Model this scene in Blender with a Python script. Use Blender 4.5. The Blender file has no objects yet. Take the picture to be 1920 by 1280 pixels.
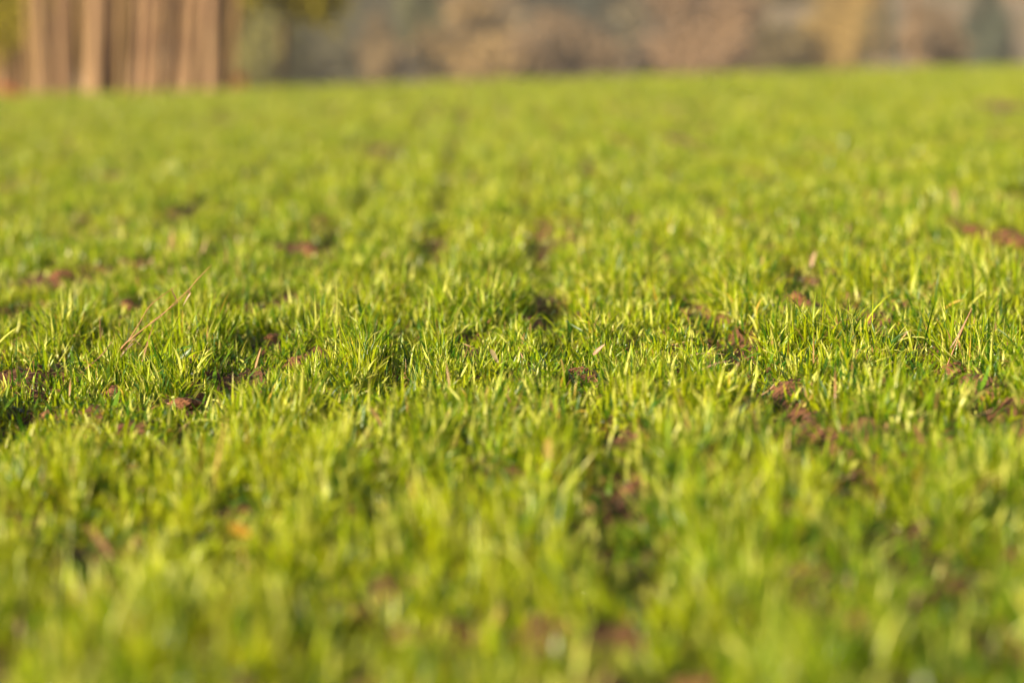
import bpy, math, random
import numpy as np
from mathutils import Vector, noise as mnoise

S = bpy.context.scene
COL = S.collection
rng = np.random.default_rng(11)
random.seed(5)

# ------------------------------------------------------------------ camera
CAM_H = 0.586
PITCH = math.radians(7.1)
FPX = 85.0 / 36.0 * 1920.0            # focal length in pixels of the 1920 px wide photograph
cd = bpy.data.cameras.new('camera')
cd.lens = 85; cd.sensor_width = 36; cd.clip_start = 0.05; cd.clip_end = 3000
cd.dof.use_dof = True; cd.dof.focus_distance = 4.28; cd.dof.aperture_fstop = 1.9
cam = bpy.data.objects.new('camera', cd); COL.objects.link(cam)
cam.location = (0, 0, CAM_H); cam.rotation_euler = (math.radians(90) - PITCH, 0, 0)
S.camera = cam

# ------------------------------------------------------------------ light
SUN_EL = math.radians(22)
SUN_AZ = math.radians(-128)           # direction towards the sun, clockwise from +Y: left and behind
to_sun = Vector((math.sin(SUN_AZ) * math.cos(SUN_EL), math.cos(SUN_AZ) * math.cos(SUN_EL), math.sin(SUN_EL)))
w = bpy.data.worlds.new('World'); S.world = w; w.use_nodes = True
nt = w.node_tree; nt.nodes.clear()
sky = nt.nodes.new('ShaderNodeTexSky'); sky.sky_type = 'NISHITA'; sky.sun_disc = False
sky.sun_elevation = SUN_EL; sky.sun_rotation = SUN_AZ
bg = nt.nodes.new('ShaderNodeBackground'); bg.inputs[1].default_value = 0.05
wo = nt.nodes.new('ShaderNodeOutputWorld')
nt.links.new(sky.outputs[0], bg.inputs[0]); nt.links.new(bg.outputs[0], wo.inputs[0])
ld = bpy.data.lights.new('sun', 'SUN'); ld.energy = 5.0; ld.angle = math.radians(0.6); ld.color = (1.0, 0.84, 0.60)
sun = bpy.data.objects.new('sun', ld); COL.objects.link(sun)
sun.rotation_euler = to_sun.to_track_quat('Z', 'Y').to_euler()
S.view_settings.view_transform = 'Standard'; S.view_settings.look = 'None'
S.view_settings.exposure = 1.66; S.view_settings.gamma = 1.0
S.cycles.max_bounces = 6; S.cycles.diffuse_bounces = 2; S.cycles.glossy_bounces = 2
S.cycles.transmission_bounces = 4; S.cycles.caustics_reflective = False; S.cycles.caustics_refractive = False
S.cycles.use_denoising = True
S.cycles.sample_clamp_indirect = 4.0

# ------------------------------------------------------------------ noise
_tab = np.random.default_rng(3).random((256, 256))
def vnoise(x, y, seed=0):
    x = np.asarray(x, float) + seed * 17.3; y = np.asarray(y, float) + seed * 9.7
    xi = np.floor(x).astype(int); yi = np.floor(y).astype(int)
    fx = x - xi; fy = y - yi
    fx = fx * fx * (3 - 2 * fx); fy = fy * fy * (3 - 2 * fy)
    a = _tab[xi & 255, yi & 255]; b = _tab[(xi + 1) & 255, yi & 255]
    c = _tab[xi & 255, (yi + 1) & 255]; d = _tab[(xi + 1) & 255, (yi + 1) & 255]
    return (a * (1 - fx) + b * fx) * (1 - fy) + (c * (1 - fx) + d * fx) * fy
def fbm(x, y, seed=0, octs=3):
    s = 0; a = 0.5; n = 0
    for k in range(octs):
        s = s + a * vnoise(np.asarray(x) * 2 ** k, np.asarray(y) * 2 ** k, seed + k); n += a; a *= 0.5
    return s / n

# ------------------------------------------------------------------ terrain
TILT = 0.029
def base_z(x, y):
    x = np.asarray(x, float); y = np.asarray(y, float)
    z = TILT * 60 * np.tanh(x / 60)
    e = np.clip(y - 34, 0, None)                     # past the field the land drops into a valley ...
    z = z - 5.0 * (1 - np.exp(-(e / 22) ** 2))
    h = np.clip(y - 120, 0, None)                    # ... and climbs again as a wooded hillside
    z = z + 60 * (1 - np.exp(-h / 220)) 
    far = np.clip((y - 60) / 60, 0, 1)
    z = z + far * 2.5 * (fbm(x / 40, y / 40, 5) - .5)
    near = np.clip(1 - y / 60, 0, 1)
    z = z + near * 0.03 * (fbm(x / 1.3, y / 1.3, 9) - .5)
    return z
def row_u(x, y):
    return x + 0.0132 * y + 0.035 * (fbm(x / .9, y / 1.6, 21) - .5)
def gap(x, y):
    """1 in the furrows between the drilled bands, 0 in the bands"""
    u = (row_u(x, y) - 0.165) / 0.305
    d = np.abs(u - np.round(u)) * 0.305
    s = np.clip(2.0 * fbm(x / .35, y / .7, 31) - .3, 0, 1)
    k = np.round(u)
    s = s * np.where((k == -1) & (np.asarray(y) < 3.9), .35, 1)
    return np.exp(-(d / 0.041) ** 2) * s

def ray(px, py):
    v = Vector((px - 960, 640 - py, -FPX)).normalized()
    v.rotate(cam.rotation_euler); return v
def ground_pt(px, py):
    r = ray(px, py); t = 0.5
    for _ in range(4000):
        p = Vector((0, 0, CAM_H)) + r * t
        if p.z <= float(base_z(p.x, p.y)): break
        t += 0.01
    return p
def at(px, py, y):
    r = ray(px, py); t = y / r.y
    return Vector((0, 0, CAM_H)) + r * t

# bare or thin patches: pixel of the soil seen, half width / half depth in metres, strength
HOLES = [(90,525,.12,.16,1),(180,520,.08,.2,.9),(250,500,.10,.16,.9),(255,572,.07,.14,1),(560,470,.06,.30,1),(600,415,.05,.25,.8),
 (545,560,.05,.16,.9),(515,640,.07,.12,1),(575,678,.055,.10,1),(470,700,.06,.07,.8),(340,752,.09,.07,.95),(190,780,.08,.06,.8),
 (270,800,.07,.06,.8),(230,720,.05,.06,.7),(20,690,.045,.06,.55),(1085,688,.05,.06,.8),(990,700,.04,.04,.5),(1000,600,.05,.12,.9),(1490,565,.04,.20,.9),(1455,530,.05,.16,.8),
 (1290,570,.04,.14,.7),(1650,708,.055,.05,.85),(1700,745,.04,.04,.6),(1790,692,.06,.05,.8),(1860,445,.12,.14,1),(1900,460,.08,.14,.9),
 (450,965,.035,.08,1),(440,1065,.035,.06,1),(1165,905,.038,.09,.8),(1180,830,.03,.07,.7),(1640,1020,.035,.09,.8),(1560,890,.03,.07,.6),(190,1040,.045,.05,.8),
 (80,1235,.03,.04,.9),(1310,1268,.05,.03,1),(690,965,.035,.06,.9),(700,860,.035,.07,.9),(1820,935,.035,.05,.75),(1860,960,.03,.05,.7),(1190,1130,.03,.05,.9),
 (490,720,.04,.06,.9),(850,760,.06,.05,.6),(90,830,.04,.04,.6),(430,850,.05,.06,.6),(360,395,.06,.3,.6),(700,290,.10,.7,.7),(1270,262,.15,.6,.7),
 (1895,205,.25,1.2,.9),(1300,240,.3,.7,.5),(890,345,.08,.3,.6),(1760,355,.10,.3,.6),(960,520,.04,.18,.6),(800,240,.10,.5,.6),(1000,560,.04,.14,.8),(870,640,.04,.07,.7),(1330,640,.04,.08,.7),(40,590,.05,.1,.7),(420,470,.05,.2,.7),(1380,770,.03,.05,.5),(930,880,.03,.05,.7),(260,900,.04,.05,.8),(560,870,.03,.06,.8),(1700,1000,.03,.06,.7),(580,1100,.03,.05,.6),(1100,1200,.03,.04,.6),(1500,1110,.03,.05,.6),(1240,720,.04,.04,.4),(1620,470,.05,.3,.6),(1410,470,.05,.2,.7)]
HP = []
for px, py, rx, ry, s in HOLES:
    g = ground_pt(px, py); HP.append((g.x, g.y, rx * .82, ry * .85, s))
def hole(x, y):
    h = np.zeros_like(x)
    for gx, gy, rx, ry, s in HP:
        m = (np.abs(x - gx) < 3 * rx) & (np.abs(y - gy) < 3 * ry)
        if m.any():
            v = s * np.exp(-(((x[m] - gx) / rx) ** 2 + ((y[m] - gy) / ry) ** 2) ** 1.5)
            h[m] = np.maximum(h[m], v)
    return h
def thin(x, y):
    """short sparse wheat on the near side of each bare patch"""
    h = np.zeros_like(x)
    for gx, gy, rx, ry, s in HP:
        reach = .075 * gy + ry; cy = gy + ry - reach / 2
        v = s * np.exp(-(((x - gx) / (rx * 1.25)) ** 2 + ((y - cy) / (reach / 2)) ** 2) ** 2)
        h = np.maximum(h, v)
    return h
def soil_z(x, y):
    x = np.asarray(x, float); y = np.asarray(y, float)
    z = base_z(x, y)
    k = np.clip((14 - y) / 8, 0, 1)
    g = gap(x, y)
    c = fbm(x / .11, y / .11, 41, 3)
    z = z - 0.026 * g * np.clip((36 - y) / 6, 0, 1)
    z = z + k * (0.050 * (c - .5) + 0.022 * (np.abs(fbm(x / .03, y / .03, 47, 3) - .5) * 2 - .3) + 0.010 * (fbm(x / .014, y / .014, 53, 2) - .5))
    return z

# ------------------------------------------------------------------ helpers
def link(o): COL.objects.link(o); return o
def tag(o, label=None, cat=None, group=None, kind=None):
    if label: o['label'] = label
    if cat: o['category'] = cat
    if group: o['group'] = group
    if kind: o['kind'] = kind
    return o
def mesh_np(name, verts, quads, mat, parent=None, tris=None, col=None, smooth=True):
    me = bpy.data.meshes.new(name)
    V = np.asarray(verts, np.float32).reshape(-1, 3)
    Q = np.asarray(quads, np.int32).reshape(-1, 4)
    T = np.zeros((0, 3), np.int32) if tris is None else np.asarray(tris, np.int32).reshape(-1, 3)
    me.vertices.add(len(V)); me.vertices.foreach_set('co', V.ravel())
    nl = len(Q) * 4 + len(T) * 3
    me.loops.add(nl); me.loops.foreach_set('vertex_index', np.concatenate([Q.ravel(), T.ravel()]))
    me.polygons.add(len(Q) + len(T))
    st = np.concatenate([np.arange(len(Q)) * 4, len(Q) * 4 + np.arange(len(T)) * 3]).astype(np.int32)
    me.polygons.foreach_set('loop_start', st)
    me.polygons.foreach_set('use_smooth', np.full(len(Q) + len(T), smooth))
    if col is not None:
        a = me.attributes.new('tint', 'FLOAT_COLOR', 'POINT')
        c = np.ones((len(V), 4), np.float32); c[:, :3] = col
        a.data.foreach_set('color', c.ravel())
    me.update(calc_edges=True)
    if mat: me.materials.append(mat)
    o = bpy.data.objects.new(name, me)
    if parent: o.parent = parent
    return link(o)
def empty(name, loc):
    o = bpy.data.objects.new(name, None); o.location = loc; o.empty_display_size = .05
    return link(o)

# ------------------------------------------------------------------ materials
def mat_new(name):
    m = bpy.data.materials.new(name); m.use_nodes = True
    n = m.node_tree; n.nodes.clear()
    return m, n, n.nodes.new('ShaderNodeOutputMaterial')
def leaf_mat(name, color=None, trans=0.4, rough=0.42, tcol=(1.25, 1.15, .6), spec=.5, var=.25, vscale=60):
    m, n, out = mat_new(name); N = n.nodes.new; L = n.links.new
    p = N('ShaderNodeBsdfPrincipled'); t = N('ShaderNodeBsdfTranslucent'); mx = N('ShaderNodeMixShader')
    if color is None:
        a = N('ShaderNodeAttribute'); a.attribute_name = 'tint'; src = a.outputs['Color']
    else:
        rgb = N('ShaderNodeRGB'); rgb.outputs[0].default_value = (*color, 1); src = rgb.outputs[0]
    tc = N('ShaderNodeTexCoord'); nz = N('ShaderNodeTexNoise'); nz.inputs['Scale'].default_value = vscale
    L(tc.outputs['Object'], nz.inputs['Vector'])
    mr = N('ShaderNodeMapRange'); mr.inputs['From Min'].default_value = .3; mr.inputs['From Max'].default_value = .7
    mr.inputs['To Min'].default_value = 1 - var; mr.inputs['To Max'].default_value = 1 + var
    L(nz.outputs[0], mr.inputs['Value'])
    vm = N('ShaderNodeVectorMath'); vm.operation = 'SCALE'
    L(src, vm.inputs[0]); L(mr.outputs[0], vm.inputs['Scale'])
    tv = N('ShaderNodeVectorMath'); tv.operation = 'MULTIPLY'; tv.inputs[1].default_value = tcol
    L(vm.outputs[0], tv.inputs[0])
    L(vm.outputs[0], p.inputs['Base Color']); L(tv.outputs[0], t.inputs['Color'])
    p.inputs['Roughness'].default_value = rough; p.inputs['Specular IOR Level'].default_value = spec
    mx.inputs[0].default_value = trans
    L(p.outputs[0], mx.inputs[1]); L(t.outputs[0], mx.inputs[2]); L(mx.outputs[0], out.inputs[0])
    return m
def rough_mat(name, c1, c2, scale=20, bump=.3, rough=.9, stretch=(1, 1, 1), bdist=.01, spec=.2):
    m, n, out = mat_new(name); N = n.nodes.new; L = n.links.new
    p = N('ShaderNodeBsdfPrincipled'); tc = N('ShaderNodeTexCoord'); mp = N('ShaderNodeMapping')
    mp.inputs['Scale'].default_value = stretch
    nz = N('ShaderNodeTexNoise'); nz.inputs['Scale'].default_value = scale; nz.inputs['Detail'].default_value = 6
    cr = N('ShaderNodeValToRGB'); cr.color_ramp.elements[0].color = (*c1, 1); cr.color_ramp.elements[1].color = (*c2, 1)
    cr.color_ramp.elements[0].position = .35; cr.color_ramp.elements[1].position = .65
    bp = N('ShaderNodeBump'); bp.inputs['Strength'].default_value = bump; bp.inputs['Distance'].default_value = bdist
    L(tc.outputs['Object'], mp.inputs[0]); L(mp.outputs[0], nz.inputs['Vector'])
    L(nz.outputs[0], cr.inputs[0]); L(cr.outputs[0], p.inputs['Base Color'])
    L(nz.outputs[0], bp.inputs['Height']); L(bp.outputs[0], p.inputs['Normal'])
    p.inputs['Roughness'].default_value = rough; p.inputs['Specular IOR Level'].default_value = spec
    L(p.outputs[0], out.inputs[0])
    return m
SOIL1, SOIL2 = (.045, .021, .011), (.21, .092, .042)
M_grass = leaf_mat('wheat_blade', None, trans=.38, rough=.30, spec=.28, var=.18, vscale=25)
M_dry = leaf_mat('dry_straw', None, trans=.12, rough=.5, tcol=(1.1, 1, .8), var=.3, vscale=300)
M_clod = rough_mat('clod_soil', SOIL1, SOIL2, 60, .8, .95, bdist=.004)
M_bark = [rough_mat('bark_pale', (.17, .098, .055), (.29, .19, .10), 6, .5, .85, (3, 3, .35), .02),
          rough_mat('bark_pink', (.15, .085, .048), (.27, .17, .09), 6, .5, .85, (3, 3, .35), .02),
          rough_mat('bark_tan', (.16, .10, .04), (.33, .21, .09), 6, .5, .85, (3, 3, .35), .02),
          rough_mat('bark_dark', (.09, .05, .025), (.19, .115, .055), 6, .5, .85, (3, 3, .35), .02)]

def ground_material():
    m, n, out = mat_new('field_soil'); N = n.nodes.new; L = n.links.new
    p = N('ShaderNodeBsdfPrincipled'); tc = N('ShaderNodeTexCoord')
    n1 = N('ShaderNodeTexNoise'); n1.inputs['Scale'].default_value = 28; n1.inputs['Detail'].default_value = 8
    n2 = N('ShaderNodeTexNoise'); n2.inputs['Scale'].default_value = 240; n2.inputs['Detail'].default_value = 4
    L(tc.outputs['Object'], n1.inputs['Vector']); L(tc.outputs['Object'], n2.inputs['Vector'])
    cr = N('ShaderNodeValToRGB')
    cr.color_ramp.elements[0].color = (*SOIL1, 1); cr.color_ramp.elements[0].position = .35
    cr.color_ramp.elements[1].color = (*SOIL2, 1); cr.color_ramp.elements[1].position = .68
    L(n1.outputs[0], cr.inputs[0])
    # dry meadow and leaf litter past the field
    n3 = N('ShaderNodeTexNoise'); n3.inputs['Scale'].default_value = .16; n3.inputs['Detail'].default_value = 6
    L(tc.outputs['Object'], n3.inputs['Vector'])
    c3 = N('ShaderNodeValToRGB')
    c3.color_ramp.elements[0].color = (.085, .075, .05, 1); c3.color_ramp.elements[0].position = .35
    c3.color_ramp.elements[1].color = (.16, .12, .08, 1); c3.color_ramp.elements[1].position = .65
    L(n3.outputs[0], c3.inputs[0])
    sp = N('ShaderNodeSeparateXYZ'); L(tc.outputs['Object'], sp.inputs[0])
    mr = N('ShaderNodeMapRange'); mr.inputs['From Min'].default_value = 33.5; mr.inputs['From Max'].default_value = 36
    L(sp.outputs['Y'], mr.inputs['Value'])
    mx = N('ShaderNodeMix'); mx.data_type = 'RGBA'
    L(mr.outputs[0], mx.inputs['Factor']); L(cr.outputs[0], mx.inputs['A']); L(c3.outputs[0], mx.inputs['B'])
    L(mx.outputs['Result'], p.inputs['Base Color'])
    b = N('ShaderNodeBump'); b.inputs['Strength'].default_value = .9; b.inputs['Distance'].default_value = .004
    L(n2.outputs[0], b.inputs['Height']); L(b.outputs[0], p.inputs['Normal'])
    p.inputs['Roughness'].default_value = .92; p.inputs['Specular IOR Level'].default_value = .25
    L(p.outputs[0], out.inputs[0])
    return m

# ------------------------------------------------------------------ ground: one sheet to beyond the hill
def axis(fine0, fine1, step, ends, grow=1.07):
    a = list(np.arange(fine0, fine1, step))
    s = step; hi = []; v = a[-1]
    while v < ends[1]: s *= grow; v += s; hi.append(v)
    s = step; lo = []; v = a[0]
    while v > ends[0]: s *= grow; v -= s; lo.append(v)
    return np.array(lo[::-1] + a + hi)
gx = axis(-1.3, 1.3, .009, (-420, 420)); gy = axis(1.3, 7.5, .011, (-60, 700), 1.035)
X, Y = np.meshgrid(gx, gy)
Z = soil_z(X, Y)
ny, nx = X.shape
idx = np.arange(ny * nx).reshape(ny, nx)
q = np.stack([idx[:-1, :-1], idx[:-1, 1:], idx[1:, 1:], idx[1:, :-1]], -1).reshape(-1, 4)
ground = mesh_np('ground', np.stack([X, Y, Z], -1), q, ground_material())
tag(ground, kind='structure')

# ------------------------------------------------------------------ blades
def blades(base, phi, lean, bend, L, W, twist, nseg, cols, fold=.25, tipcut=None):
    """ribbons: returns verts (n, nseg+1, cols, 3) and quads"""
    n = len(L); t = np.linspace(0, 1, nseg + 1)
    th = lean[:, None] + bend[:, None] * t[None, :] ** 1.6
    ds = (L / nseg)[:, None]
    hx = np.sin(th); hz = np.cos(th)
    R = np.concatenate([np.zeros((n, 1)), np.cumsum((hx[:, :-1] + hx[:, 1:]) / 2 * ds, 1)], 1)
    H = np.concatenate([np.zeros((n, 1)), np.cumsum((hz[:, :-1] + hz[:, 1:]) / 2 * ds, 1)], 1)
    c, s = np.cos(phi)[:, None], np.sin(phi)[:, None]
    P = np.stack([base[:, 0:1] + R * c, base[:, 1:2] + R * s, base[:, 2:3] + H], -1)
    side = np.stack([-s + 0 * th, c + 0 * th, 0 * th], -1)
    nor = np.stack([-hz * c, -hz * s, hx], -1)
    tw = (twist[:, None] * (t[None, :] - .1))[..., None]
    wd = side * np.cos(tw) + nor * np.sin(tw)
    up = nor * np.cos(tw) - side * np.sin(tw)
    prof = np.minimum(1, .45 + 2.2 * t) * (1 - np.clip((t - .35) / .65, 0, 1) ** 1.7)
    prof = np.maximum(prof, .03)
    ww = (W[:, None] * prof[None, :])[..., None]
    if cols == 2:
        V = np.stack([P - wd * ww / 2, P + wd * ww / 2], 2)
    else:
        V = np.stack([P - wd * ww / 2, P + up * ww * fold * -1, P + wd * ww / 2], 2)
    m = nseg + 1
    k = np.arange(n)[:, None, None] * (m * cols) + np.arange(nseg)[None, :, None] * cols + np.arange(cols - 1)[None, None, :]
    Q = np.stack([k, k + 1, k + cols + 1, k + cols], -1).reshape(-1, 4)
    return V, Q, t

def half_w(y): return .215 * y + .75
def seed_plants(y0, y1, dens, clump=True):
    area_n = int(dens * (half_w(y0) + half_w(y1)) * (y1 - y0))
    y = rng.uniform(y0, y1, area_n * 2)
    hm = half_w(y1)
    x = rng.uniform(-hm, hm, len(y))
    m = np.abs(x) < half_w(y)
    x, y = x[m], y[m]
    k = rng.random(len(x)) < area_n / len(x) if len(x) > area_n else np.ones(len(x), bool)
    x, y = x[k], y[k]
    g = gap(x, y); h = hole(x, y); th = thin(x, y)
    lush = np.clip(1.5 * fbm(x / .5, y / .8, 61) - .1, .3, 1) * np.clip(3.2 * vnoise(x / np.where(y > 7, .16, .075), y / np.where(y > 7, .26, .10), 63) - np.where(y < 3.3, .55, .55), np.where(y < 3.3, .10, .10), 1)
    row = .42 + .58 * np.cos(2 * math.pi * (row_u(x, y) - .165 - .076) / .1525) ** 2
    p = (1 - np.where(y < 3.6, .80, .80) * g) * (1 - .90 * np.clip(h * 1.15, 0, 1)) * (1 - .45 * th) * lush * row
    m = rng.random(len(x)) < p
    return x[m], y[m], np.clip(1 - .35 * g[m] - .35 * h[m] - .5 * th[m], .34, 1)

def leaf_colors(n, x, y, t, cols):
    """blade colour: young wheat from blue green to yellow green, some yellowing or dead"""
    a = rng.random(n); z = np.clip(fbm(x / .22, y / .3, 71) * 2.4 - .7, 0, 1)
    k = np.clip(.55 * a + .45 * z, 0, 1)[:, None]
    c = (1 - k) * np.array([[.10, .205, .003]]) + k * np.array([[.38, .42, .004]])
    pale = rng.random(n) < .19
    c[pale] = np.array([.56, .58, .12]) * rng.uniform(.8, 1.15, (pale.sum(), 1))  # waxy light sheen put into the colour of these blades
    dark = rng.random(n) < .22
    c[dark] = np.array([.035, .105, .004]) * rng.uniform(.8, 1.2, (dark.sum(), 1))
    yel = rng.random(n) < .008
    c[yel] = np.array([.48, .32, .04]) * rng.uniform(.7, 1.1, (yel.sum(), 1))
    dead = rng.random(n) < .008 + .02 * (fbm(x / .6, y / .6, 77) > .6)
    c[dead] = np.array([.36, .19, .09]) * rng.uniform(.6, 1.2, (dead.sum(), 1))
    C = np.repeat(c[:, None, :], len(t), 1)
    # yellow tips on some, pale sheath at the foot
    tip = (rng.random(n) < .18)[:, None] * np.clip((t - .75) / .25, 0, 1)[None, :]
    C = C * (1 - tip[..., None]) + np.array([.38, .26, .06]) * tip[..., None]
    foot = np.clip(1 - t / .14, 0, 1)[None, :, None] * .1
    C = C * (1 - foot) + np.array([.26, .24, .10]) * foot
    return np.repeat(C[:, :, None, :], cols, 2)

PATCH = []
def grass_zone(y0, y1, dens, leaves, nseg, cols, wmul, lmul=1.0):
    x, y, hs = seed_plants(y0, y1, dens)
    n = len(x)
    nl = rng.integers(leaves[0], leaves[1] + 1, n)
    X_ = np.repeat(x, nl); Y_ = np.repeat(y, nl); HS = np.repeat(hs, nl)
    pid = np.repeat(np.arange(n), nl)
    plant_h = np.repeat(rng.normal(1, .22, n), nl)
    plean = np.repeat(rng.uniform(0, .22, n), nl); pphi = np.repeat(rng.uniform(0, 2 * math.pi, n), nl)
    N_ = len(X_)
    X_ = X_ + rng.normal(0, .006, N_); Y_ = Y_ + rng.normal(0, .006, N_)
    phi = rng.uniform(0, 2 * math.pi, N_)
    kind = rng.random(N_)
    lean = np.abs(rng.normal(0, .42, N_)) + .02
    bend = rng.normal(.42, .45, N_)
    flop = kind > .80
    lean[flop] += rng.uniform(.35, .9, flop.sum()); bend[flop] += rng.uniform(.4, 1.3, flop.sum())
    # combine plant lean with leaf lean
    vx = np.sin(lean) * np.cos(phi) + plean * np.cos(pphi); vy = np.sin(lean) * np.sin(phi) + plean * np.sin(pphi)
    phi = np.arctan2(vy, vx); lean = np.arcsin(np.clip(np.hypot(vx, vy), 0, .98))
    hn = np.clip(.02 + 1.98 * fbm(X_ / .16, Y_ / .22, 81), .55, 1.4)
    L = np.clip(rng.normal(.045, .013, N_), .015, .09) * plant_h * HS * lmul * hn
    short = rng.random(N_) < .22; L[short] *= rng.uniform(.35, .7, short.sum())
    W = np.clip(rng.normal(.0040, .0010, N_), .0018, .007) * wmul
    tw = rng.normal(0, 1.1, N_)
    Z_ = soil_z(X_, Y_) - .004
    V, Q, t = blades(np.stack([X_, Y_, Z_], -1), phi, lean, bend, L, W, tw, nseg, cols, fold=.22)
    C = leaf_colors(N_, X_, Y_, t, cols)
    PATCH.append((V.reshape(-1, 3), Q, C.reshape(-1, 3)))
    return N_
cnt = 0
cnt += grass_zone(1.25, 3.2, 18000, (3, 5), 6, 3, 1.0)
cnt += grass_zone(3.2, 6.2, 18500, (3, 5), 6, 3, 1.0)
cnt += grass_zone(6.2, 10, 11000, (3, 4), 4, 2, 1.1)
cnt += grass_zone(10, 18, 3600, (3, 4), 3, 2, 1.25)
cnt += grass_zone(18, 35, 1400, (3, 4), 3, 2, 1.7, 1.05)
off = 0; VV = []; QQ = []; CC = []
for v, qd, c in PATCH:
    VV.append(v); QQ.append(qd + off); CC.append(c); off += len(v)
grass = mesh_np('young_wheat_grass', np.concatenate(VV), np.concatenate(QQ), M_grass, col=np.concatenate(CC))
tag(grass, 'young green wheat blades covering the field in rows', 'grass', kind='stuff')
print('blades', cnt)

# ------------------------------------------------------------------ straw litter and creeping weeds in the gaps
def scatter_flat(n, y0, y1):
    y = rng.uniform(y0, y1, n); x = rng.uniform(-1, 1, n) * half_w(y)
    w_ = np.maximum(gap(x, y), hole(x, y)); m = rng.random(n) < .12 + .8 * w_
    return x[m], y[m]
x, y = scatter_flat(9000, 1.6, 8)
n = len(x); phi = rng.uniform(0, 2 * math.pi, n)
L = rng.uniform(.012, .06, n); W = rng.uniform(.0008, .0028, n)
V, Q, t = blades(np.stack([x, y, soil_z(x, y) + .003], -1), phi, rng.uniform(1.1, 1.55, n), rng.normal(0, .4, n), L, W, rng.normal(0, 2, n), 4, 2)
c = np.array([.42, .26, .13]) * rng.uniform(.5, 1.3, (n, 1)) * np.stack([np.ones(n), rng.uniform(.75, 1.1, n), rng.uniform(.6, 1.2, n)], -1)
litter = mesh_np('straw_litter', V.reshape(-1, 3), Q, M_dry, col=np.repeat(c, 10, 0))
tag(litter, 'broken straw and dead leaf bits lying on the reddish soil', 'straw', kind='stuff')
x, y = scatter_flat(26000, 1.6, 8)
x2, y2 = scatter_flat(24000, 1.6, 5)
x = np.concatenate([x, x2]); y = np.concatenate([y, y2])
n = len(x); phi = rng.uniform(0, 2 * math.pi, n)
L = rng.uniform(.012, .05, n); W = L * rng.uniform(.09, .22, n)
V, Q, t = blades(np.stack([x, y, soil_z(x, y)], -1), phi, rng.uniform(.5, 1.4, n), rng.normal(.2, .4, n), L, W, rng.normal(0, .5, n), 4, 2)
c = np.array([.06, .12, .006]) * rng.uniform(.4, 1.9, (n, 1))
weeds = mesh_np('low_weeds', V.reshape(-1, 3), Q, M_grass, col=np.repeat(c, 10, 0))
tag(weeds, 'small dark green weeds creeping over the soil between the wheat rows', 'weeds', kind='stuff')

# ------------------------------------------------------------------ dew
def water_mat():
    m, n, out = mat_new('dew_water'); p = n.nodes.new('ShaderNodeBsdfPrincipled')
    p.inputs['Base Color'].default_value = (1, 1, 1, 1); p.inputs['Roughness'].default_value = .04
    p.inputs['Transmission Weight'].default_value = 1; p.inputs['IOR'].default_value = 1.33
    g = n.nodes.new('ShaderNodeBsdfGlossy'); g.inputs['Roughness'].default_value = .12
    mx = n.nodes.new('ShaderNodeMixShader'); mx.inputs[0].default_value = .45  # white gloss mixed in to strengthen the glint beyond clear water
    n.links.new(p.outputs[0], mx.inputs[1]); n.links.new(g.outputs[0], mx.inputs[2])
    n.links.new(mx.outputs[0], out.inputs[0]); return m
import bmesh
bm = bmesh.new(); bmesh.ops.create_icosphere(bm, subdivisions=2, radius=1)
IV = np.array([v.co[:] for v in bm.verts]); IF = np.array([[v.index for v in f.verts] for f in bm.faces]); bm.free()
v0 = PATCH[0][0].reshape(-1, 7, 3, 3); v1 = PATCH[1][0].reshape(-1, 7, 3, 3)
allb = np.concatenate([v0, v1]); pick = rng.choice(len(allb), 2600, replace=False)
seg = rng.choice([6, 6, 5, 3, 2, 1], len(pick))
P = allb[pick, seg, 1]
r = rng.uniform(.0005, .0017, len(P))
big = [(1650,952,1.0),(825,778,1),(655,780,.9),(1425,352,1),(1190,1130,1),(1062,602,.7),(770,905,.8),(712,935,.8),(1130,790,.7),(1175,905,.8),(1205,880,.7),(985,1010,.7),
       (590,820,.6),(450,870,.7),(250,868,.8),(1500,960,.7),(1380,905,.7),(1840,1140,.9),(160,1150,.9),(880,830,.6),(1290,760,.6),(300,640,.5),(1210,575,.5),(1745,905,.7)]
bp = []
for px, py, k in big:
    g = ground_pt(px, py + 22); bp.append(at(px, py, g.y)[:])
P = np.concatenate([P, np.array(bp)]); r = np.concatenate([r, np.array([.0026 * k for _, _, k in big])])
DV = (P[:, None, :] + IV[None] * r[:, None, None] * np.array([1, 1, .9])).reshape(-1, 3)
DT = (IF[None] + (np.arange(len(P)) * len(IV))[:, None, None]).reshape(-1, 3)
dew = mesh_np('dew_drops', DV, np.zeros((0, 4)), water_mat(), tris=DT)
tag(dew, 'tiny glinting dew drops on the wheat blades', 'dew', kind='stuff')

# ------------------------------------------------------------------ clods
def clod(px, py, wpx, flat, label, seed, group=None):
    g = ground_pt(px, py); d = math.hypot(g.y, CAM_H); r = wpx / FPX * d / 2
    bm = bmesh.new(); bmesh.ops.create_icosphere(bm, subdivisions=5, radius=1)
    for v in bm.verts:
        n_ = v.co.normalized(); o = Vector((seed * 3.1, seed, 0))
        k = 1 + .38 * mnoise.noise(n_ * 1.3 + o) + .22 * mnoise.noise(n_ * 3.1 + o) + .13 * mnoise.noise(n_ * 7 + o) + .07 * mnoise.noise(n_ * 17 + o) + .05 * abs(mnoise.noise(n_ * 35 + o))
        v.co = n_ * k
        v.co.x *= r; v.co.y *= r * .9; v.co.z *= r * flat
    me = bpy.data.meshes.new('soil_clod'); bm.to_mesh(me); bm.free()
    me.polygons.foreach_set('use_smooth', [True] * len(me.polygons)); me.materials.append(M_clod)
    o = link(bpy.data.objects.new('soil_clod', me)); o.location = (g.x, g.y, float(soil_z(g.x, g.y)) + r * flat * .35)
    o.rotation_euler.z = seed
    tag(o, label, 'soil clod', group or 'clods of reddish soil between the wheat')
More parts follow.
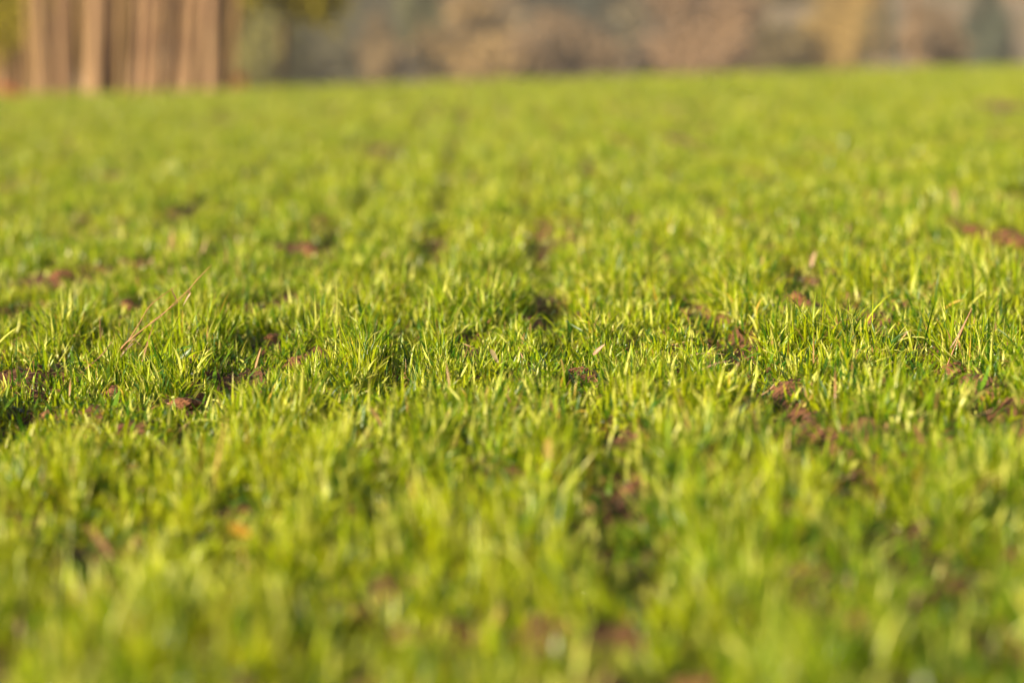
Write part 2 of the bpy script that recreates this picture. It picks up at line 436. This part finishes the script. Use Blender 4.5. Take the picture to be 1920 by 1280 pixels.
CL = [(562,684,46,.75,'sunlit crumbly red soil clod in the gap left of centre, in focus'),
 (518,640,54,.55,'wide dark red clod just above and left of the sharp sunlit clod'),
 (578,486,52,.9,'blurred pinkish red clod in the furrow behind the sharp clods'),
 (604,420,26,.9,'small blurred orange clod, farthest up the left furrow'),
 (240,575,40,.8,'reddish clod behind the long leaning dry stalk'),
 (118,528,44,.7,'blurred red clod at the left edge beside dark soil'),
 (238,494,28,.9,'left of two small blurred pink clods above the dry stalk'),
 (262,494,26,.9,'right of two small blurred pink clods above the dry stalk'),
 (345,752,50,.5,'low brown clod in the bare patch below the dry stalk'),
 (1462,540,36,.8,'blurred rosy clod in the right hand furrow, farther of a pair'),
 (1492,578,34,.8,'blurred red brown clod in the right hand furrow, nearer of a pair'),
 (1640,702,34,.7,'crumbly soil clod in the bare spot right of centre, in focus'),
 (1792,690,44,.6,'reddish clod among straw below the thin dry stem at right'),
 (1825,436,56,.5,'left of three dark red clods in the bare strip at the right edge'),
 (1872,448,52,.55,'middle of three dark red clods in the bare strip at the right edge'),
 (1912,462,46,.6,'right of three dark red clods in the bare strip at the right edge'),
 (1082,690,36,.6,'small orange brown clod under straw near the picture centre'),
 (1305,1272,90,.5,'blurred rust brown clod at the bottom edge of the photo'),
 (455,975,36,.7,'dark red clod above the yellow leaf in the near left furrow')]
for i, (a, b, c_, f_, l_) in enumerate(CL): clod(a, b, c_, f_, l_, i + 1.7)

# ------------------------------------------------------------------ dry stems and single leaves
def tube(name, pts, radii, mat, parent, color, sides=6):
    color = tuple(c * k for c, k in zip(color, (.62, .50, .42)))
    pts = [Vector(p) for p in pts]; V = []; Q = []
    # smooth the path
    fine = []; rr = []
    for i in range(len(pts) - 1):
        p0 = pts[max(i - 1, 0)]; p1 = pts[i]; p2 = pts[i + 1]; p3 = pts[min(i + 2, len(pts) - 1)]
        for k in range(6):
            t = k / 6
            fine.append(.5 * ((2 * p1) + (p2 - p0) * t + (2 * p0 - 5 * p1 + 4 * p2 - p3) * t * t + (3 * p1 - p0 - 3 * p2 + p3) * t ** 3))
            rr.append(radii[i] * (1 - t) + radii[i + 1] * t)
    fine.append(pts[-1]); rr.append(radii[-1])
    for i, p in enumerate(fine):
        d = (fine[min(i + 1, len(fine) - 1)] - fine[max(i - 1, 0)]).normalized()
        a = d.cross(Vector((.13, 1, .21))).normalized(); b = d.cross(a)
        for s in range(sides):
            an = 2 * math.pi * s / sides
            V.append(p + (a * math.cos(an) + b * math.sin(an)) * rr[i])
        if i:
            for s in range(sides):
                Q.append(((i - 1) * sides + s, (i - 1) * sides + (s + 1) % sides, i * sides + (s + 1) % sides, i * sides + s))
    return mesh_np(name, [v[:] for v in V], Q, mat, parent, col=np.tile(np.array(color), (len(V), 1)))
def ribbon(name, pts, width, mat, parent, color, face=Vector((-.3, -1, .6)), fold=.2, prof=None):
    pts = [Vector(p) for p in pts]; fine = []
    for i in range(len(pts) - 1):
        p0 = pts[max(i - 1, 0)]; p1 = pts[i]; p2 = pts[i + 1]; p3 = pts[min(i + 2, len(pts) - 1)]
        for k in range(6):
            t = k / 6
            fine.append(.5 * ((2 * p1) + (p2 - p0) * t + (2 * p0 - 5 * p1 + 4 * p2 - p3) * t * t + (3 * p1 - p0 - 3 * p2 + p3) * t ** 3))
    fine.append(pts[-1]); V = []; Q = []; n = len(fine); face = face.normalized()
    for i, p in enumerate(fine):
        d = (fine[min(i + 1, n - 1)] - fine[max(i - 1, 0)]).normalized()
        s = d.cross(face).normalized(); up = s.cross(d); t = i / (n - 1)
        w_ = width * (prof(t) if prof else max(.04, min(1, .5 + 2 * t) * (1 - max(0, (t - .4) / .6) ** 1.8)))
        V += [p - s * w_ / 2, p - up * w_ * fold, p + s * w_ / 2]
        if i:
            for k in range(2): a = (i - 1) * 3 + k; Q.append((a, a + 1, a + 4, a + 3))
    cc = np.array(color) * (.42 if mat is M_dry else 1)
    return mesh_np(name, [v[:] for v in V], Q, mat, parent, col=np.tile(cc, (len(V), 1)))
def rel(root, pts): return [p - root.location for p in pts]

# the long leaning stalk
yb = ground_pt(208, 690).y
st = empty('dry_stalk', at(208, 690, yb)); st.location.z = float(soil_z(st.location.x, yb))
tag(st, 'long straw coloured dead grass stalk leaning right over the wheat at left', 'dry stalk')
GOLD = (.50, .30, .09); BRN = (.30, .15, .07)
def pp(lst, y, k=.0): return [at(a, b, y + k * i) for i, (a, b) in enumerate(lst)]
tube('stem', rel(st, pp([(206,686),(232,648),(262,622),(302,592),(330,565),(352,545),(372,522),(397,496)], yb, -.004)), [.0018,.0014,.0010,.0008,.0007,.0008,.0008,.0002], M_dry, st, GOLD)
tube('stem', rel(st, pp([(210,688),(240,650),(268,618),(305,588),(334,566),(362,538)], yb, -.003)), [.0015,.0012,.0009,.0007,.0006,.0002], M_dry, st, BRN)
tube('branch', rel(st, pp([(212,680),(240,640),(262,605),(280,575),(306,553),(335,534)], yb, .003)), [.0015,.0013,.0009,.0008,.0007,.0003], M_dry, st, (.45,.27,.08))
for k, (l_, w_) in enumerate([([(204,690),(216,668),(234,645),(252,628)], .004), ([(210,692),(222,674),(238,654),(262,634)], .0035)]):
    ribbon('sheath', rel(st, pp(l_, yb - .004 * k)), w_, M_dry, st, (.26, .11, .05) if k else (.34, .16, .07))
ribbon('dead_leaf', rel(st, pp([(352,546),(356,550),(350,560),(343,574)], yb)), .004, M_dry, st, (.45, .27, .10))
ribbon('dead_leaf', rel(st, pp([(332,566),(328,556),(324,548),(321,538)], yb)), .003, M_dry, st, (.30, .17, .06))
ribbon('dead_leaf', rel(st, pp([(240,640),(250,636),(258,642),(266,650)], yb - .01)), .0018, M_dry, st, (.5, .32, .14))

def stick(px0, py0, px1, py1, r, color, label, name='dead_reed', lean=0, mid=(0, 0)):
    y0_ = ground_pt(px0, py0).y
    a = at(px0, py0, y0_); o = empty(name, a)
    pts = [a, at((px0 + px1) / 2 + mid[0], (py0 + py1) / 2 + mid[1], y0_ + lean / 2), at(px1, py1, y0_ + lean)]
    t_ = tube('stem', rel(o, pts), [r, r * .8, r * .5], M_dry, o, color)
    tag(o, label, 'dead reed', 'dead stems standing in the wheat'); return o, pts
o, p = stick(187, 668, 187, 596, .0011, (.42, .24, .13), 'short upright pale dead stem left of the long leaning stalk', mid=(1, 0))
ribbon('leaf', rel(o, [p[1], p[1] + Vector((.004, 0, .008)), p[1] + Vector((.004, 0, .02))]), .002, M_dry, o, (.3, .16, .09))
o, p = stick(222, 660, 224, 605, .0008, (.5, .3, .15), 'thin pale dead stem just beside the foot of the leaning stalk')
o, p = stick(1776, 685, 1822, 578, .0014, (.50, .30, .15), 'thin straight reddish straw stem leaning right among wheat at far right', mid=(-2, 3))
ribbon('leaf', rel(o, [p[0] + Vector((.004, 0, .03)), p[1] + Vector((-.004, 0, .0)), p[2] + Vector((-.006, 0, -.012))]), .0025, M_dry, o, (.42, .24, .12))
o, p = stick(1770, 660, 1792, 600, .0009, (.36, .19, .10), 'darker thin stem just left of the straight straw stem at far right')
o, p = stick(318, 650, 316, 592, .0010, (.40, .22, .10), 'curved brown stem in the grass right of the leaning stalk', mid=(5, -6))
ribbon('leaf', rel(o, [p[0], p[0] + Vector((.003, 0, .012)), p[0] + Vector((-.003, 0, .03))]), .006, M_dry, o, (.30, .14, .08))
o, p = stick(150, 700, 210, 640, .0012, (.34, .17, .10), 'crooked reddish twig left of the leaning stalk foot', mid=(10, -4))

def leaf_thing(pts, w_, color, label, cat='dead leaf', name='dead_leaf', mat=None, y=None, base=None, face=None, dy=0, group=None, hump=0):
    y_ = ground_pt(*(base or pts[0])).y
    P_ = [at(a, b, y_ + dy * i) for i, (a, b) in enumerate(pts)]
    prof = (lambda t: max(.05, math.sin(math.pi * min(1, .08 + .9 * t)) ** .7)) if hump else None
    o = ribbon(name, [(q - P_[0])[:] for q in P_], w_, mat or M_dry, None, color, face or Vector((-.3, -1, .6)), prof=prof)
    o.location = P_[0]
    tag(o, label, cat, group); return o
leaf_thing([(318,470),(320,452),(326,425)], .009, (.55,.30,.12), 'orange dry leaf standing up behind the leaning stalk', base=(316,490))
leaf_thing([(274,520),(278,500),(288,480)], .008, (.52,.30,.12), 'small upright orange dry leaf, lower left of the orange standing one', base=(273,530))
leaf_thing([(375,480),(381,466),(388,448)], .008, (.46,.28,.10), 'blurred tan dry leaf behind the tip of the leaning stalk', base=(373,500))
leaf_thing([(432,992),(442,990),(454,996),(468,1002)], .017, (.75,.42,.012), 'bright yellow leaf lying in the near left furrow', 'leaf', 'yellow_leaf', hump=1, base=(440,1060), face=Vector((-.1,-1,1)))
leaf_thing([(168,990),(182,1008),(196,1026),(208,1042)], .008, (.55,.27,.13), 'blurred orange brown dead blade at the lower left', base=(200,1080), hump=1)
leaf_thing([(1027,862),(1026,840),(1029,820)], .013, (.52,.38,.05), 'blurred yellow upright leaf below the picture centre', 'leaf', 'yellow_leaf', base=(1028,900), hump=1)
leaf_thing([(1096,960),(1104,952),(1114,956)], .012, (.50,.36,.05), 'small blurred yellow leaf left of the dark furrow below centre', 'leaf', 'yellow_leaf', base=(1103,985), hump=1)
leaf_thing([(694,764),(708,785),(718,805)], .006, (.46,.28,.09), 'brownish dry blade slanting down left of centre below the sharp zone', base=(715,830))
leaf_thing([(1712,795),(1722,815),(1730,836)], .008, (.45,.18,.10), 'blurred reddish dead blade at right below the bare spot', base=(1728,860))
leaf_thing([(1052,672),(1056,696),(1060,722)], .004, (.50,.26,.10), 'orange brown withered blade hanging down in the centre', base=(1058,735))
leaf_thing([(1112,665),(1122,655),(1134,645)], .007, (.55,.32,.16), 'short tan straw piece slanting up right of the centre clod', base=(1110,700))
leaf_thing([(920,655),(926,665),(934,680)], .008, (.60,.48,.24), 'cream coloured short dry leaf left of the picture centre', base=(935,720), hump=1)
leaf_thing([(314,692),(335,691),(352,697),(376,712)], .009, (.62,.44,.04), 'yellow withered blade lying on the soil right of the stalk foot', 'leaf', 'yellow_leaf', base=(345,712))
leaf_thing([(478,690),(483,672),(490,650)], .0045, (.58,.32,.09), 'orange dry blade standing left of the dark wide clod', base=(478,700))
leaf_thing([(1284,668),(1320,662),(1360,664)], .003, (.55,.38,.20), 'straight pale straw lying level in the wheat right of centre', 'straw', 'straw_piece', base=(1300,690))
leaf_thing([(1300,700),(1340,682),(1370,676)], .0025, (.50,.30,.16), 'pinkish straw slanting below the level pale straw', 'straw', 'straw_piece', base=(1320,720))
leaf_thing([(333,624),(352,624),(372,625)], .006, (.55,.33,.18), 'short thick pale straw piece lying right of the leaning stalk', 'straw', 'straw_piece', base=(350,640))
leaf_thing([(1786,352),(1790,372),(1792,395)], .014, (.60,.44,.16), 'blurred cream dry leaf standing behind at upper right', base=(1790,430))
leaf_thing([(1520,500),(1524,484),(1530,470)], .010, (.60,.36,.18), 'blurred pale orange dry leaf in the right hand furrow', base=(1522,520))
leaf_thing([(1428,515),(1430,495),(1430,478)], .010, (.50,.26,.14), 'blurred red brown dry leaf left of the right hand furrow', base=(1428,535))
# broad dark green blades lying across
DG = (.06, .15, .008)
leaf_thing([(258,690),(280,672),(310,664),(345,652),(362,648)], .009, DG, 'broad dark green blade arching level behind the stalk foot', 'grass blade', 'broad_blade', M_grass, base=(262,700))
leaf_thing([(318,690),(335,675),(350,662),(362,648)], .013, (.08,.15,.03), 'short broad blue green blade pointing up right near the stalk', 'grass blade', 'broad_blade', M_grass, base=(318,705))

# ------------------------------------------------------------------ leaf clumps for crowns and bushes
def leaf_cloud(n, size, shape, seed, lobes=7, hollow=.45, clump=.55):
    """n small leaf quads spread through several uneven lobes inside a unit crown scaled by shape"""
    r_ = np.random.default_rng(seed)
    cen = r_.normal(0, .42, (lobes, 3)); cen[:, 2] *= .9; rad = r_.uniform(.28, .55, lobes)
    k = r_.integers(0, lobes, n)
    d = r_.normal(0, 1, (n, 3)); d /= np.linalg.norm(d, axis=1)[:, None]
    P_ = cen[k] + d * (rad[k] * (hollow + (1 - hollow) * r_.random(n) ** .6))[:, None]
    # clusters: pull leaves toward twigs so gaps open up
    tw = r_.normal(0, .5, (n // 22 + 1, 3)); tw = cen[r_.integers(0, lobes, len(tw))] + tw * .8 * .55
    j = r_.integers(0, len(tw), n); P_ = P_ * (1 - clump) + (tw[j] + r_.normal(0, .10, (n, 3))) * clump
    P_ = P_ * np.array(shape)
    a = r_.normal(0, 1, (n, 3)); a /= np.linalg.norm(a, axis=1)[:, None]
    b = np.cross(a, r_.normal(0, 1, (n, 3))); b /= np.linalg.norm(b, axis=1)[:, None]
    s = (size * r_.uniform(.6, 1.4, n))[:, None]
    V = np.stack([P_ - a * s, P_ - b * s * .5, P_ + a * s, P_ + b * s * .5], 1).reshape(-1, 3)
    return V, np.arange(n * 4).reshape(-1, 4)
def taper(path, radii, sides=10):
    V = []; Q = []
    for i, (p, r_) in enumerate(zip(path, radii)):
        for s in range(sides):
            an = 2 * math.pi * s / sides; k = 1 + .07 * math.sin(3 * an + p[2] * 2) 
            V.append((p[0] + r_ * k * math.cos(an), p[1] + r_ * k * math.sin(an), p[2]))
        if i:
            for s in range(sides):
                Q.append(((i - 1) * sides + s, (i - 1) * sides + (s + 1) % sides, i * sides + (s + 1) % sides, i * sides + s))
    return V, Q
def lmat(name, c, trans=.25): return leaf_mat(name, c, trans=trans, rough=.6, tcol=(1.1, 1.05, .7), spec=.2, var=.35, vscale=.9)
M_olive = lmat('olive_leaves', (.28, .24, .012)); M_crown = lmat('crown_leaves', (.12, .12, .02))

# ------------------------------------------------------------------ grove at the left: slim pale trunks
cv, cq = leaf_cloud(2600, .16, (1.5, 1.5, 1.9), 4)
crown_me = None
def grove_tree(pb, pt, wpx, dist, bark, label, kink=0):
    global crown_me
    dist = 34.8 - pb / 440 * 1.7 + (dist - 33.9) * .25
    b0 = at(pb, 150, dist); b1 = at(pt, 0, dist)
    slope = (b1.x - b0.x) / (b1.z - b0.z)
    gz = float(base_z(b0.x, dist)) - .05
    x0 = b0.x - slope * (b0.z - gz)
    t_ = empty('slim_tree', (x0, dist, gz))
    tag(t_, label, 'tree', 'slim pale trunks of the grove at the left')
    r0 = wpx / FPX * dist / 2 * .85
    path = []; rad = []
    Ht = random.uniform(7.5, 10)
    for i in range(15):
        h = Ht * (i / 14) ** 1.6
        cx = slope * min(h, 2.5) + slope * .35 * max(0, h - 2.5) + kink * math.sin(h * 1.3) * .02
        path.append((cx, .02 * math.sin(h * 2 + pb), h)); rad.append(r0 * (1 + .35 * math.exp(-h / .12)) * max(.12, 1 - .085 * h))
    V, Q = taper(path, rad)
    mesh_np('trunk', V, Q, M_bark[bark], t_)
    for k in range(3):
        h0 = Ht * (.45 + .15 * k); i = min(range(15), key=lambda q: abs(path[q][2] - h0))
        an = random.uniform(0, 6.28); s = path[i]
        pts = [(s[0] + math.cos(an) * d, s[1] + math.sin(an) * d, s[2] + d * 1.1) for d in (0, .4, .9, 1.4)]
        V, Q = taper(pts, [rad[i] * .5, rad[i] * .35, rad[i] * .2, .01], 6)
        mesh_np('limb', V, Q, M_bark[bark], t_)
    if crown_me is None:
        c_ = mesh_np('crown', cv, cq, M_crown, t_, smooth=False); crown_me = c_.data
    else:
        c_ = link(bpy.data.objects.new('crown', crown_me)); c_.parent = t_
    top = path[-1]; c_.location = (top[0], top[1], Ht * .86); c_.rotation_euler.z = random.uniform(0, 6)
    c_.scale = (random.uniform(.8, 1.1),) * 2 + (random.uniform(.9, 1.2),)
G = [(4,-4,18,43.0,1,'reddish slim trunk at the left picture edge, below the olive leaves'),
 (28,24,20,43.0,3,'dark trunk half hidden behind the olive leaves at far left'),
 (46,44,16,43.0,3,'dark narrow trunk on the right side of the olive leaves'),
 (59,54,13,33.8,2,'narrow tan trunk next right of the olive leaves'),
 (84,77,28,33.5,0,'broad pale trunk, first broad one from the left'),
 (105,102,17,34.3,2,'tan trunk between the first broad pale one and the pinkish one'),
 (123,120,30,33.4,1,'broad pinkish trunk left of the narrow dark gap'),
 (158,152,15,34.0,2,'thin olive tan trunk just right of the narrow dark gap'),
 (179,182,44,33.3,0,'widest pale trunk, flaring at its foot, middle of the left half'),
 (211,204,20,34.6,3,'shaded tan trunk right of the widest pale trunk'),
 (228,230,15,33.9,2,'ochre trunk at the left side of the broad dark gap'),
 (256,262,19,33.9,1,'reddish trunk at the right side of the broad dark gap'),
 (277,286,26,33.5,1,'pinkish trunk leaning right, second right of the broad dark gap'),
 (300,308,20,33.8,0,'pale trunk leaning right, left of the middle shaded one'),
 (316,326,18,34.8,3,'shaded brown trunk between two pale leaning ones'),
 (334,347,17,33.4,0,'narrow pale trunk leaning most strongly to the right'),
 (358,370,27,33.6,0,'broad pale trunk leaning right, third from the grove end'),
 (378,384,16,34.6,3,'darker trunk behind and between the two last broad ones'),
 (399,401,34,33.4,0,'broad light trunk, last broad one before the field opens'),
 (421,420,19,34.1,2,'ochre tan trunk next to the last broad one'),
 (436,441,8,33.7,2,'very thin ochre stem at the right end of the grove')]
for i, g in enumerate(G): grove_tree(*g[:5], g[5], kink=(i % 3) - 1)
ORD = 'first second third fourth fifth sixth seventh eighth ninth tenth eleventh twelfth thirteenth fourteenth fifteenth sixteenth'.split()
for i, px in enumerate((70, 96, 113, 141, 168, 196, 220, 243, 266, 290, 326, 346, 368, 388, 412, 429)):
    lean = (px - 230) * .07
    grove_tree(px, px + lean, (9, 12, 14)[i % 3], 35.4, (2, 0, 1, 2)[i % 4], 'thin %s stem half hidden among the broader grove trunks, %s of sixteen from the left' % (('tan', 'pale', 'pinkish', 'ochre')[i % 4], ORD[i]), kink=(i % 3) - 1)

def bush(name, px, py, dist, shape, n, size, mat, label, cat, seed, lobes=7, stems=3, zoff=None, group=None):
    c_ = at(px, py, dist); gz = float(base_z(c_.x, dist))
    o = empty(name, (c_.x, dist, gz))
    tag(o, label, cat, group)
    V, Q = leaf_cloud(n, size, shape, seed, lobes)
    f = mesh_np('foliage', V, Q, mat, o, smooth=False); f.location = (0, 0, c_.z - gz)
    for k in range(stems):
        an = k * 2.1 + seed; h = c_.z - gz
        pts = [(math.cos(an) * .05 * i * shape[0], math.sin(an) * .05 * i, h * i / 3 - .05) for i in range(4)]
        r0 = .03 * shape[0]
        V, Q = taper(pts, [r0, r0 * .8, r0 * .6, r0 * .3], 6)
        mesh_np('stem', V, Q, M_bark[3], o)
    return o
bush('olive_bush', 22, 30, 35.3, (1.5, .35, 1.5), 15000, .045, M_olive, 'yellow green leafy bush at the top left corner before the trunks', 'bush', 31)
bush('olive_bush', 525, -30, 36, (1.3, .5, .75), 6000, .05, M_olive, 'yellow green leaf spray at the top, right of the grove', 'bush', 37, stems=2)
M_under = lmat('grove_underwood', (.30, .20, .09))
for k, (px, l_) in enumerate([(40,'dark undergrowth bush behind the trunks at far left'),(160,'dark undergrowth bush behind the widest pale trunk'),(265,'dark undergrowth bush behind the broad dark gap'),(375,'dark undergrowth bush behind the right end trunks')]):
    bush('undergrowth_bush', px, 40, 38 + k * .4, (1.0, .7, 1.6), 3000, .09, M_under, l_, 'bush', 50 + k, 9, group='dark bushes behind the grove')
M_rust = lmat('rust_weeds', (.42, .15, .06))
bush('dry_weed_tuft', 452, 150, 33.2, (.22, .2, .16), 260, .03, M_rust, 'rust orange dry weed tuft at the foot of the grove right end', 'weed tuft', 71, stems=2)
bush('dry_weed_tuft', 22, 168, 33.0, (.26, .2, .16), 260, .03, M_rust, 'rust orange dry weed tuft at the foot of the left edge trunks', 'weed tuft', 73, stems=2)

# ------------------------------------------------------------------ trees and bushes on the far side of the valley
SHR = [ # px, py centre, distance, half width px, half height px, colour, label
 (500,60,120,70,90,(.17,.15,.0),'dull olive tree just right of the grove, far off'),
 (600,110,135,75,60,(.09,.075,.04),'dark grey green low tree far behind, right of the olive one'),
 (590,20,150,60,55,(.15,.11,.06),'brownish tree top at the upper edge above the dark low tree'),
 (735,25,130,50,50,(.085,.075,.065),'dark slate crown at the upper edge left of centre'),
 (722,98,118,32,36,(.28,.18,.09),'small round tan bush under the slate crown'),
 (660,90,140,55,60,(.12,.105,.05),'olive brown bush left of the small tan bush'),
 (795,70,125,28,90,(.135,.135,.05),'narrow upright olive green tree left of the large tan trees'),
 (880,20,150,80,60,(.27,.18,.11),'mauve tan broad tree at the upper edge left of centre'),
 (930,100,120,95,55,(.38,.24,.10),'broad bright ochre tan bush nearest the picture centre'),
 (1075,25,128,52,42,(.065,.07,.075),'dark blue grey conifer crown at the upper edge near the centre'),
 (1070,105,118,70,45,(.30,.185,.11),'low tan bush under the blue grey crown'),
 (990,40,150,50,60,(.28,.18,.12),'pinkish tan tree behind, left of the blue grey crown'),
 (1165,70,140,70,80,(.17,.125,.075),'grey brown bare tree right of the blue grey crown'),
 (1240,100,122,30,50,(.16,.12,.11),'narrow purplish grey bush right of the grey brown tree'),
 (1290,20,145,60,55,(.25,.14,.10),'rosy brown tree at the upper edge right of centre'),
 (1325,85,118,62,55,(.34,.20,.12),'pinkish tan rounded bush right of centre'),
 (1400,50,150,55,80,(.14,.12,.06),'olive brown tree right of the pinkish bush'),
 (1480,100,125,60,50,(.24,.17,.075),'low ochre brown bush before the golden tree'),
 (1500,20,150,60,50,(.22,.16,.08),'brown tree at the upper edge left of the golden tree'),
 (1578,60,120,38,75,(.42,.27,.08),'golden ochre tree, brightest of the right half'),
 (1640,60,135,36,85,(.13,.115,.055),'dark olive tree next right of the golden one'),
 (1700,50,150,50,70,(.24,.17,.11),'mauve tan tree behind the two thin dark poles'),
 (1770,95,120,60,45,(.30,.19,.115),'low pinkish tan bush at right before the green tree'),
 (1790,20,150,50,60,(.19,.17,.075),'soft olive green tree at the upper edge at right'),
 (1862,60,118,34,62,(.06,.075,.06),'dark slate green conifer near the right edge'),
 (1905,100,140,50,45,(.24,.18,.10),'tan brush at the right picture edge behind the dark conifer'),
 (1930,5,150,40,45,(.52,.36,.18),'bright cream tan tree in the top right corner'),
 (1260,60,170,500,60,None,'')]
protos = {}
mats = {}
for i, (px, py, dist, hw, hh, c, l_) in enumerate(SHR):
    if c is None: continue
    o_c = at(px, py, dist); gz = float(base_z(o_c.x, dist)) - .1
    o = empty('hillside_tree', (o_c.x, dist, gz)); tag(o, l_, 'tree', 'autumn trees and bushes across the valley')
    m_ = lmat('hillside_leaves_%d' % i, tuple(v * .62 + g_ for v, g_ in zip(c, (.034, .038, .020))), .2)  # distance haze painted in: leaf colours muted and lifted towards grey
    pk = i % 4
    sx = hw / FPX * dist * 1.7; sz = hh / FPX * dist * 1.6
    if pk not in protos:
        V, Q = leaf_cloud(8000, .065, (1, 1, 1), 200 + pk, 14, .15, .25)
        f = mesh_np('crown', V, Q, m_, o, smooth=False); protos[pk] = f.data
    else:
        f = link(bpy.data.objects.new('crown', protos[pk])); f.parent = o
    f.material_slots[0].link = 'OBJECT'; f.material_slots[0].material = m_
    f.scale = (sx, sx * .8, sz); f.location = (0, 0, o_c.z - gz); f.rotation_euler.z = 0
    h = o_c.z - gz; r0 = max(.07, sx * .06)
    V, Q = taper([(0, 0, 0), (.05, 0, h * .4), (-.05, .03, h * .8), (.03, 0, h + sz * .5)], [r0 * 1.3, r0, r0 * .7, r0 * .2], 8)
    mesh_np('trunk', V, Q, M_bark[3], o)
    for k in range(3):
        an = k * 2.1 + i; V, Q = taper([(0, 0, h * .7), (math.cos(an) * sx * .3, math.sin(an) * sx * .2, h + sz * .1), (math.cos(an) * sx * .55, math.sin(an) * sx * .4, h + sz * .4)], [r0 * .5, r0 * .3, r0 * .1], 6)
        mesh_np('limb', V, Q, M_bark[3], o)
# thin dark trunks seen in front at the right
for px, l_ in ((1650, 'thin dark trunk between the dark olive tree and the mauve one'), (1712, 'thin dark trunk in front of the mauve tan tree at right')):
    b = at(px, 150, 70); gz = float(base_z(b.x, 70)) - .1
    o = empty('bare_tree', (b.x, 70, gz)); tag(o, l_, 'tree', 'thin bare trunks beyond the field')
    V, Q = taper([(0, 0, 0), (.03, 0, 3), (-.04, 0, 6), (0, 0, 9), (.1, 0, 12)], [.07, .065, .06, .05, .03]); mesh_np('trunk', V, Q, M_bark[3], o)
    for k in range(5):
        an = k * 1.9; z0 = 6.5 + k
        V, Q = taper([(0, 0, z0), (math.cos(an) * .7, math.sin(an) * .7, z0 + 1), (math.cos(an) * 1.3, math.sin(an) * 1.3, z0 + 2.2)], [.05, .03, .01], 6)
        mesh_np('limb', V, Q, M_bark[3], o)

# the wood that covers the hillside behind: reads as one mass
wv = []; wq = []; wc = []; off = 0
r_ = np.random.default_rng(8)
clouds = [leaf_cloud(260, .20, (1, 1, 1), 300 + k, 6, .3)[0] for k in range(6)]
pal = np.array([(.19,.155,.10),(.15,.14,.085),(.21,.165,.105),(.14,.135,.08),(.18,.145,.10),(.23,.175,.105)]) * .85
for k in range(1500):
    yy = 152 + 250 * r_.random() ** 1.5; xx = r_.uniform(-1, 1) * (yy * .30 + 25)
    s = r_.uniform(2.2, 4.5); z = float(base_z(xx, yy)) + s * .9
    v = clouds[k % 6] * np.array([s, s, s * 1.15]) + np.array([xx, yy, z])
    wv.append(v); wq.append(np.arange(len(v)).reshape(-1, 4) + off); off += len(v)
    wc.append(np.tile(pal[r_.integers(0, 6)] * r_.uniform(.8, 1.2), (len(v), 1)))
wood = mesh_np('distant_wood', np.concatenate(wv), np.concatenate(wq), leaf_mat('wood_leaves', None, trans=.2, rough=.7, spec=.15, var=.3, vscale=.5), col=np.concatenate(wc), smooth=False)
tag(wood, 'blurred brown and olive autumn wood covering the far hillside', 'wood', kind='stuff')

# ------------------------------------------------------------------ haze volume added over the whole scene to soften the background
bm = bmesh.new(); bmesh.ops.create_cube(bm, size=1)
me = bpy.data.meshes.new('haze'); bm.to_mesh(me); bm.free()
hz = link(bpy.data.objects.new('haze', me))
zl = float(Z.min()) - 1; zh = float(Z.max()) + 16
hz.scale = (1000, 900, zh - zl); hz.location = (0, 340, (zl + zh) / 2)
m, n, out = mat_new('haze_air'); v = n.nodes.new('ShaderNodeVolumePrincipled')
v.inputs['Color'].default_value = (1, .95, .86, 1); v.inputs['Density'].default_value = .0009; v.inputs['Anisotropy'].default_value = .2
n.links.new(v.outputs[0], out.inputs['Volume']); me.materials.append(m)
tag(hz, kind='stuff'); hz['label'] = 'thin pale haze volume added to soften the far background'
